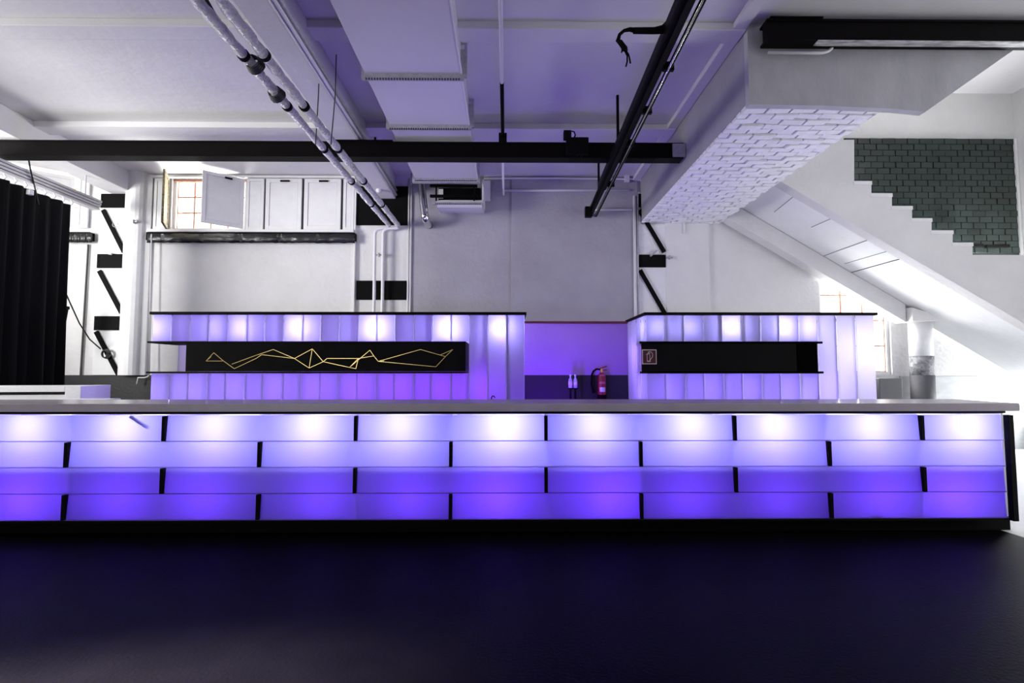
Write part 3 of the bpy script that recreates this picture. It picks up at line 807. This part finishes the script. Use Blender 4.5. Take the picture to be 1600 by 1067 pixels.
# hanging cable from the beam to the lattice column
pts = [(43, 238), (47, 262), (56, 300), (66, 345), (78, 390), (92, 432), (108, 470), (124, 505), (140, 530), (157, 545)]
tag(MB().tube([at(a, b, 6.95 + (BY - .12 - 6.95) * i / (len(pts) - 1)) for i, (a, b) in enumerate(pts)], .011, 8).build('cable', M['wire'], smooth=True), 'long dark cable drooping from the beam to the lattice column', 'cable')
m = MB(); c = at(164, 552, BY - .12)
for j in range(3):
    m.tube([c + Vector((math.cos(a) * (.05 + .01 * j) + .01 * j, .012 * j - .012, math.sin(a) * (.065 + .008 * j) - .01)) for a in [q / 12 * 2 * math.pi for q in range(13)]], .010, 6)
tag(m.build('cable_coil', M['wire'], smooth=True), 'small coil of cable hung on the lattice column', 'cable')
for (px, py, lb) in ((180, 351, 'thin wire ring on the upper lattice bar'), ):
    c = at(px, py, BY - .1)
    tag(MB().tube([c + Vector((math.cos(a) * .05, 0, math.sin(a) * .045)) for a in [q / 12 * 2 * math.pi for q in range(11)]], .005, 6).build('wire_ring', M['galv'], smooth=True), lb, 'wire')
# black wall bracket at the curtain's edge
t = thing('wall_bracket', 'black triangular bracket beside the lower curtain edge', 'bracket')
yb = 8.6
MB().bar(at(92, 482, yb), at(107, 481, yb), .05, .05).build('arm', M['black'], t)
MB().bar(at(103, 482, yb), at(93, 536, yb), .05, .05, up=(0, 1, 0)).build('strut', M['black'], t)
MB().bar(at(94, 480, yb), at(91, 545, yb), .05, .05, up=(0, 1, 0)).build('upright', M['black'], t)

# ------------------------------------------------------------------ bar counter
t = thing('bar_counter', 'long bar counter clad in glowing violet frosted panels', 'bar counter')
CY = 4.42; CXL = -5.35; CXR = 4.345
ztop, zbot = az(648.5, CY), az(811, CY)
Z0W = az(643, 4.30) - .002
P = 1.622; J0 = ax(853, CY, 690)
rh = (ztop - zbot) / 4
BYK = 4.86       # back board of the light box
# carcass
MB().box(CXL, CXR - .01, BYK, BYK + .03, zbot, ztop + .01).build('back_board', M['inner'], t)
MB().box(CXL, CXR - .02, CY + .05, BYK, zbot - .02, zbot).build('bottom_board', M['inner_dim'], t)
MB().box(CXL, CXR - .02, CY + .0, BYK + .03, ztop + .012, Z0W).build('top_rail', M['black'], t)
MB().box(CXL, CXR - .03, CY + .045, BYK, ztop + .004, ztop + .012).build('top_liner', M['inner'], t)
MB().box(CXL, ax(1561, 4.56), 4.56, 4.60, 0, zbot - .02).build('kick_board', M['black'], t)
MB().box(CXL, CXR, CY - .005, CY + .05, zbot - .022, zbot - .004).build('bottom_rail', M['black'], t)
MB().box(CXR - .015, CXR + .005, CY + .05, BYK + .03, zbot - .02, ztop + .01).build('end_board', M['white'], t)
MB().bar((CXR - .02, CY - .02, zbot - .02), (CXR - .02, CY - .02, ztop), .045, .05, up=(0, 1, 0)).build('corner_post', M['black'], t, bevel=.003)
# cell dividers and mid shelf
k = -7
cells = []
xd = J0 + P / 2 * k
while xd < CXR:
    if xd > CXL: MB().box(xd - .006, xd + .006, CY + .022, BYK, zbot, ztop + .0).build('divider', M['inner'], t)
    cells.append(xd); xd += P / 2; k += 1
# row 3 stands off a shelf board that keeps the top lamps out of the lower half
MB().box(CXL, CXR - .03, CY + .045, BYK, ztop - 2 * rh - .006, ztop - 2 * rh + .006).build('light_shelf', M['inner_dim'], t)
for row in range(4):
    zt_ = ztop - row * rh; zb_ = zt_ - rh
    offx = 0 if row % 2 == 0 else P / 2
    js = []
    x = J0 + offx - 6 * P
    while x < CXR - .05:
        if x > CXL + .05: js.append(x)
        x += P
    es = [CXL] + js + [CXR - .045]
    for a, b in zip(es[:-1], es[1:]):
        # shingled sheet: lower edge stands proud of the sheet below
        yb_, yt_ = CY + .002, CY + .018
        m = MB(); v = []
        for (X_, Y_, Z_) in ((a + .008, yb_, zb_ + .002), (b - .008, yb_, zb_ + .002), (b - .008, yt_, zt_ - .0), (a + .008, yt_, zt_ - .0)):
            v.append(m.bm.verts.new((X_, Y_, Z_)))
        m.bm.faces.new(v)
        m.build('frosted_panel', M['frost'], t)
    e_ = MB().box(CXL, CXR - .045, CY - .004, CY + .002, zb_ - .003, zb_ + .003).build('sheet_edge', M['uglass'], t)
    for x in js:
        c_ = MB().box(x - .014, x + .014, CY - .022, CY + .03, zb_ + .003, zt_ - .006).build('joint_clip', M['black'], t, bevel=.003)
# dark stick leaning behind a panel, small block behind another
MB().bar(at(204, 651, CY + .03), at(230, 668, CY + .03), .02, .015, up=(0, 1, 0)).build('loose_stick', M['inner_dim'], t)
rect(1361, 1375, 802, 809, CY + .03, CY + .05, par=t, mt=M['black'], name='loose_block')
# lamps in every cell
rl = random.Random(5)
pw = {0: 1.0}
for i, x in enumerate(cells):
    cx = x + P / 4 + (rl.uniform(-.05, .05))
    if cx > CXR - .1: cx = (x + CXR) / 2
    if cx < CXL + .1: continue
    lamp('POINT', 'cell_lamp', (cx, CY + .25, ztop - .09), 12.5 * rl.uniform(.85, 1.2), (0.41, 0.42, 1.0), .06)
    lamp('POINT', 'cell_lamp_low', (cx + rl.uniform(-.12, .12), CY + .28, zbot + .17), 5.0 * rl.uniform(.65, 1.4), (0.19, 0.055, 1.0), .06)
    lamp('POINT', 'cell_lamp_mid', (cx, CY + .27, ztop - .33), 2.6 * rl.uniform(.8, 1.2), (0.22, 0.09, 1.0), .05)

# worktop
z1 = az(630.5, 4.30); z0 = az(643, 4.30)
wt = MB().box(CXL - .1, ax(1594, 4.30, 640), 4.30, 4.95, z0, z1).build('worktop', M['slab'], bevel=.004)
tag(wt, 'long pale grey worktop lying on the bar counter', 'worktop')
# small tap behind the worktop
tt = thing('tap', 'tiny dark tap showing over the worktop edge', 'tap')
c = at(768, 626, 5.05)
MB().tube([Vector((c.x, 5.05, .9)), Vector((c.x, 5.05, z1 + .0))] + arc(Vector((c.x, 5.05, z1 + .01)), Vector((c.x + .012, 5.05, z1 + .045)), Vector((c.x + .035, 5.05, z1 + .01)), 6), .005, 8).build('spout', M['black'], tt, smooth=True)
MB().box(c.x - .2, c.x + .3, 4.97, 5.3, 0, .90).build('sink_cabinet', M['galv'], tt)

# side bar at the left
t = thing('side_bar', 'white side counter turning back at the left end', 'counter')
rt = Matrix.Rotation(R(9), 3, 'Z'); pv = at(105, 604, 6.2); pv.z = 0
zt_ = at(105, 603.5, 6.2).z
MB().box(pv.x - 1.3, pv.x, 6.2, 6.75, 0, zt_ - .10, rt, pv).build('body', M['white'], t)
MB().box(pv.x - 1.3, pv.x + .0, 6.16, 6.80, zt_ - .065, zt_, rt, pv).build('top', M['white'], t, bevel=.004)
MB().box(pv.x + .002, pv.x + .17, 6.16, 6.75, 0, zt_ + .003, rt, pv).build('end_panel', M['white'], t, bevel=.004)
p0, p1 = at(105, 622.5, 6.0), at(187, 622.5, 6.0)
tag(MB().box(p0.x, p1.x, 5.75, 6.02, 0, p0.z).build('low_counter', M['white'], bevel=.004), 'low white counter end poking out past the side counter', 'counter')

# ------------------------------------------------------------------ back bars
def backbar(label, px0, px1, pn0, pn1, side_left, nslat, lamps, grp):
    Yb, D = 6.2, .95
    t = thing('back_bar', label, 'back bar', grp)
    x0, x1 = ax(px0, Yb, 510), ax(px1, Yb, 510)
    zt_ = az(491.5, Yb); zA, zB = az(535, Yb), az(582, Yb)
    n0, n1 = ax(pn0, Yb, 560), ax(pn1, Yb, 560)
    pitch = (x1 - x0) / nslat
    # black cornice frame, open in the middle
    m = MB(); m.box(x0 - .02, x1 + .02, Yb - .03, Yb + .04, zt_ - .005, zt_ + .028); m.box(x0 - .02, x1 + .02, Yb + D - .03, Yb + D + .03, zt_ - .005, zt_ + .028)
    m.box(x0 - .02, x0 + .03, Yb + .041, Yb + D - .031, zt_ - .005, zt_ + .028); m.box(x1 - .03, x1 + .02, Yb + .041, Yb + D - .031, zt_ - .005, zt_ + .028)
    m.build('cornice', M['black'], t)
    # inner core that carries the lamps
    MB().box(x0, x1, Yb + D - .03, Yb + D, 0, zt_ - .01).build('back_board', M['inner'], t)
    def slat(a, b, za, zb_, i):
        m = MB(); bow = .012; yy = Yb + .004
        v0 = [(a + .004, yy + .012), (a + .010, yy), (b - .010, yy), (b - .004, yy + .012)]
        lo = [m.bm.verts.new((p[0], p[1], za)) for p in v0]; hi = [m.bm.verts.new((p[0], p[1], zb_)) for p in v0]
        for k in range(3): m.bm.faces.new([lo[k], lo[k + 1], hi[k + 1], hi[k]])
        o = m.build('glass_slat', M['uglass'], t)
    fulls = []
    for i in range(nslat):
        a = x0 + pitch * i; b = a + pitch; c = (a + b) / 2
        if n0 - .6 * (not side_left) * 10 < c < n1:
            slat(a, b, zA + .012, zt_ - .006, i)
            slat(a, b, .12, zB - .012, i)
        else: slat(a, b, .12, zt_ - .006, i)
    # ribs behind the slat joints
    m = MB()
    for i in range(1, nslat):
        a = x0 + pitch * i
        if c: m.box(a - .004, a + .004, Yb + .02, Yb + .05, .12, zt_ - .02) if not (n0 - 6 * (not side_left) < a < n1) else (m.box(a - .004, a + .004, Yb + .02, Yb + .05, zA + .03, zt_ - .02), m.box(a - .004, a + .004, Yb + .02, Yb + .05, .12, zB - .03))
    m.build('slat_ribs', M['conduit'], t)
    # niche shelves and black fascia
    sx0 = x0 - .02 if not side_left else x0 + .01
    MB().box(sx0, n1 + (.04 if side_left else .0), Yb - .05, Yb + .5, zA - .012, zA + .010).build('shelf', M['black'], t, bevel=.002)
    MB().box(sx0, n1 + (.04 if side_left else .0), Yb - .05, Yb + .5, zB - .010, zB + .012).build('shelf', M['black'], t, bevel=.002)
    return t, x0, x1, zt_, zA, zB, n0, n1, Yb, D
t, x0, x1, zt_, zA, zB, n0, n1, Yb, D = backbar('long glowing back bar with gold zigzag lines on black', 238, 820, 294, 728, False, 20, None, None)
# fascia with line drawing
fa = MB().box(n0, n1 - .002, Yb - .045, Yb - .02, zB + .014, zA - .014).build('fascia', M['black'], t)
MB().box(n0, n1, Yb - .019, Yb + D - .05, zB + .014, zA - .014).build('niche_box', M['black'], t)
MB().box(x0, x0 + .02, Yb + .5, Yb + D - .04, .12, zt_ - .02).build('end_slat', M['uglass'], t)
lines = [[(322, 564), (334, 551), (348, 563), (366, 576), (400, 560)], [(322, 564), (348, 564)], [(322, 564), (330, 557)],
         [(362, 569), (400, 555), (427, 546), (460, 560), (409, 554), (400, 560)], [(400, 555), (407, 553)],
         [(460, 560), (488, 545), (505, 565), (483, 575), (460, 560)], [(488, 545), (483, 575)],
         [(505, 565), (546, 574), (556, 576), (560, 560), (511, 560), (505, 565)], [(546, 574), (578, 547), (584, 556), (560, 560), (546, 574)],
         [(584, 556), (591, 564.5), (657, 546), (696, 557), (681, 573), (591, 564.5), (600, 564)], [(696, 557), (707.5, 546), (688, 554.5)]]
m = MB(); yl = Yb - .047
for pl in lines:
    for a, b in zip(pl[:-1], pl[1:]): m.bar(at(a[0], a[1], yl), at(b[0], b[1], yl),   .0052, .004, up=(0, 1, 0))
m.build('gold_lines', M['gold'], t)
for px, k, w_ in ((255, .9, 1), (343, .35, 1), (388, .8, 1), (475, 1.3, 1), (592, 1.6, 1), (703, 1.6, 1), (783, 1.5, 1)):
    lamp('POINT', 'back_bar_lamp', (ax(px, Yb + .16), Yb + .16, az(514, Yb + .16)), 6.0 * k, (0.42, 0.40, 1.0), .04)
for px in range(262, 820, 62):
    f = (px - 238) / 580
    lamp('POINT', 'back_bar_lamp_low', (ax(px, Yb + .3), Yb + .3, az(606, Yb + .3)), 6.5, (0.40 - .14 * min(1, f * 2), 0.32 - .27 * min(1, f * 1.7), 1.0), .06)
for px in range(320, 740, 90):
    lamp('POINT', 'back_bar_fill', (ax(px, Yb + .5), Yb + .62, zt_ - .2), 8.5, (0.24, 0.10, 1.0), .06)

t, x0, x1, zt_, zA, zB, n0, n1, Yb, D = backbar('glowing back bar with black niche and fire sign', 1009, 1367, 1008, 1276, True, 12, None, None)
# side wall of slats on its left end
for i in range(4):
    ya = Yb + .01 + i * (D - .04) / 4; yb_ = ya + (D - .04) / 4 - .012
    m = MB(); v = [m.bm.verts.new(p) for p in ((x0, ya, .12), (x0, yb_, .12), (x0, yb_, zt_ - .006), (x0, ya, zt_ - .006))]; m.bm.faces.new(v)
    m.build('glass_slat', M['uglass'], t)
nx0 = ax(1003, Yb - .05, 560)
m = MB()
MB().box(nx0, ax(1243, Yb - .05), Yb - .045, Yb - .0195, zB + .014, zA - .014).build('fascia', M['black'], t)
MB().box(x0 + .3, n1 + .0, Yb - .019, Yb + D - .05, zB + .014, zA - .014).build('niche_box', mat('niche_black', (.002, .002, .002), .7, spec=.0), t)
MB().box(nx0 - .02, n1 + .05, Yb - .05, Yb - .02, zA - .014, zA + .012).build('shelf_edge', M['black'], t)
MB().box(nx0 - .02, n1 + .05, Yb - .05, Yb - .02, zB - .012, zB + .014).build('shelf_edge', M['black'], t)
for px, k in ((1022, .6), (1070, .6), (1135, 1.5), (1215, 1.2), (1255, .9)):
    lamp('POINT', 'back_bar_lamp', (ax(px, Yb + .16), Yb + .16, az(512, Yb + .16)), 5.2 * k, (0.42, 0.40, 1.0), .04)
for px in range(1030, 1300, 60):
    lamp('POINT', 'back_bar_lamp_low', (ax(px, Yb + .3), Yb + .3, az(606, Yb + .3)), 6.5, (0.30, 0.20, 1.0), .06)
for px, e in ((1300, 9), (1340, 10)):
    lamp('POINT', 'back_bar_lamp_end', (ax(px, Yb + .4), Yb + .4, az(545, Yb + .4)), e, (0.72, 0.72, 1.0), .08)
lamp('POINT', 'back_bar_lamp_side', (x0 + .25, Yb + .6, 1.6), 8, (0.42, 0.28, 1.0), .06)
# fire extinguisher sign
sg = thing('fire_sign', 'small dark red fire extinguisher sign on black niche', 'sign')
ys = Yb - .047
p0, p1 = at(1003, 546, ys), at(1026, 569, ys)
MB().box(p0.x, p1.x, ys - .004, ys, p1.z, p0.z).build('border', M['sign_white'], sg)
w_ = .010
MB().box(p0.x + w_, p1.x - w_, ys - .006, ys - .0042, p1.z + w_, p0.z - w_).build('field', M['sign_red'], sg)
S = (p1.x - p0.x)
def sp(u, v): return Vector((p0.x + S * u, ys - .0075, p1.z + S * v))
m = MB()
bd = [(.34, .18), (.56, .18), (.56, .26), (.53, .30), (.53, .60), (.47, .72), (.40, .72), (.34, .62), (.34, .30), (.34, .18)]
for a, b in zip(bd[:-1], bd[1:]): m.bar(sp(*a), sp(*b), .005, .002, up=(0, 1, 0))
for c_ in ([(.44, .72), (.40, .80), (.48, .86), (.62, .85), (.72, .72), (.72, .55), (.64, .40), (.50, .28)], [(.28, .66), (.34, .70), (.38, .74)], [(.36, .22), (.55, .22)], [(.46, .80), (.56, .74)]):
    for a, b in zip(c_[:-1], c_[1:]): m.bar(sp(*a), sp(*b), .006, .002, up=(0, 1, 0))
m.build('pictogram', M['sign_white'], sg)

# ------------------------------------------------------------------ between the back bars
YP = 7.10
pt = thing('partition', 'low partition with red brown top rail between the two back bars', 'partition')
pa, pb = ax(820, 6.2) + .01, ax(1009, 6.2) - .012
MB().box(pa, pb, YP, YP + .06, az(586, YP), az(505, YP)).build('panel', mat('violet_glow_plaster', (0.48, 0.30, 0.62), 0.85, noise=0.08, nscale=2, bump=0.3, bscale=14, spec=0.1), pt)  # violet lamp glow partly put into the plaster colour
MB().box(pa, pb, YP, YP + .06, 0, az(586, YP) - .001).build('dark_base', M['dark_wall'], pt)
MB().box(pa, pb, YP - .03, YP + .08, az(505.5, YP) + .001, az(502, YP)).build('top_rail', M['rail_wood'], pt, bevel=.003)
t = thing('fire_extinguisher', 'red fire extinguisher with white label on the dark wainscot', 'fire extinguisher')
ye = YP - .075
c = at(940.5, 620, ye); rE = .057
zt2 = at(940, 584, ye).z; zb2 = at(940, 621, ye).z
c.z = 0
MB().lathe([(rE * .9, zb2), (rE, zb2 + .02), (rE, zt2 - .05), (rE * .85, zt2 - .015), (rE * .45, zt2 + .012), (rE * .3, zt2 + .03)], c, 24).build('cylinder', M['red'], t, smooth=True)
MB().lathe([(rE * 1.03, zb2 - .06), (rE * 1.05, zb2 + .04)], c, 24).build('foot_ring', M['black'], t)
def lab(z0, z1, nm, mm=M['label']):
    m = MB(); n = 8; lo = []; hi = []
    for i in range(n + 1):
        a = R(-90 - 42 + 84 * i / n); lo.append(m.bm.verts.new((c.x + rE * 1.02 * math.cos(a), c.y + rE * 1.02 * math.sin(a), z0))); hi.append(m.bm.verts.new((c.x + rE * 1.02 * math.cos(a), c.y + rE * 1.02 * math.sin(a), z1)))
    for i in range(n): m.bm.faces.new([lo[i], lo[i + 1], hi[i + 1], hi[i]])
    m.build(nm, mm, t, smooth=True)
lab(at(940, 612, ye).z, at(940, 605, ye).z, 'label_plate')
mid = mat('red_label', (.5, .12, .2), .5)
lab(at(940, 599.5, ye).z, at(940, 596, ye).z, 'label_stripe', mid); lab(at(940, 587.5, ye).z, at(940, 585, ye).z, 'label_stripe', mid)
MB().lathe([(.022, zt2 + .02), (.022, zt2 + .07)], c, 12).build('valve', M['brass'], t)
MB().bar(Vector((c.x - .03, ye, zt2 + .07)), at(948, 572, ye), .02, .014).build('lever', M['red'], t)
MB().bar(Vector((c.x - .02, ye, zt2 + .05)), at(948.5, 578, ye), .02, .012).build('grip', M['red'], t)
MB().tube([Vector((c.x - .02, ye, zt2 + .06)), at(932, 576.5, ye), at(927, 580, ye), at(924.5, 586, ye), at(924, 600, ye), at(927, 612, ye)], .013, 10).build('hose', M['black'], t, smooth=True)
MB().lathe([(.016, 0), (.022, .0), (.014, .06)], at(927.5, 614, ye), 12).build('nozzle', M['black'], t)
# bracket stands with bottles
for i, px in enumerate((891.3, 899.0)):
    c = at(px, 606, YP - .3)
    st = thing('bottle_stand', ('left', 'right')[i] + ' one of two slim black stands behind the bar', 'stand')
    MB().box(c.x - .03, c.x + .03, YP - .33, YP - .27, c.z - .02, c.z - .002).build('plate', M['black'], st)
    MB().box(c.x - .012, c.x + .012, YP - .31, YP - .29, 0, c.z - .021).build('pole', M['black'], st)
    bt = thing('bottle', ('left', 'right')[i] + ' one of two small clear bottles between the back bars', 'bottle', 'small bottles between the back bars')
    MB().lathe([(.024, 0), (.027, .012), (.027, .09), (.022, .115), (.011, .13), (.010, .155)], c, 16).build('glass_body', mat('clear_bottle_%d' % i, (.55, .6, .8), .1, spec=.8), bt, smooth=True)
    MB().lathe([(.0275, .035), (.0275, .085)], c, 16).build('label_band', M['label'], bt, smooth=True)
    MB().lathe([(.013, .155), (.013, .178)], c, 12).build('cap', M['label'], bt)

# small fittings on walls
def cleat(px, py, label, Y=BY - .06):
    p = at(px, py, Y); m = MB(); m.box(p.x - .06, p.x + .06, Y - .01, Y + .03, p.z - .012, p.z + .012); m.box(p.x - .012, p.x + .012, Y - .03, Y + .03, p.z - .035, p.z + .03)
    tag(m.build('wall_cleat', M['galv'], bevel=.003), label, 'bracket')
cleat(209, 346, 'small metal cleat on the white pilaster', BY - .24)
cleat(1046, 402, 'small metal cleat right of the middle black plate', BY - .08)
cleat(592, 398, 'small metal clip between the two white risers', BY - .12)
tag(MB().bar(at(1016, 400, BY - .1), at(1027, 391, BY - .1), .03, .03).build('small_lamp', M['galv']), 'small grey fitting on top of the right black plate', 'fitting')
tag(MB().bar(at(158, 393, BY - .1), at(174, 397, BY - .1), .03, .03).build('small_lamp', M['label']), 'small white fitting above the left middle black plate', 'fitting')
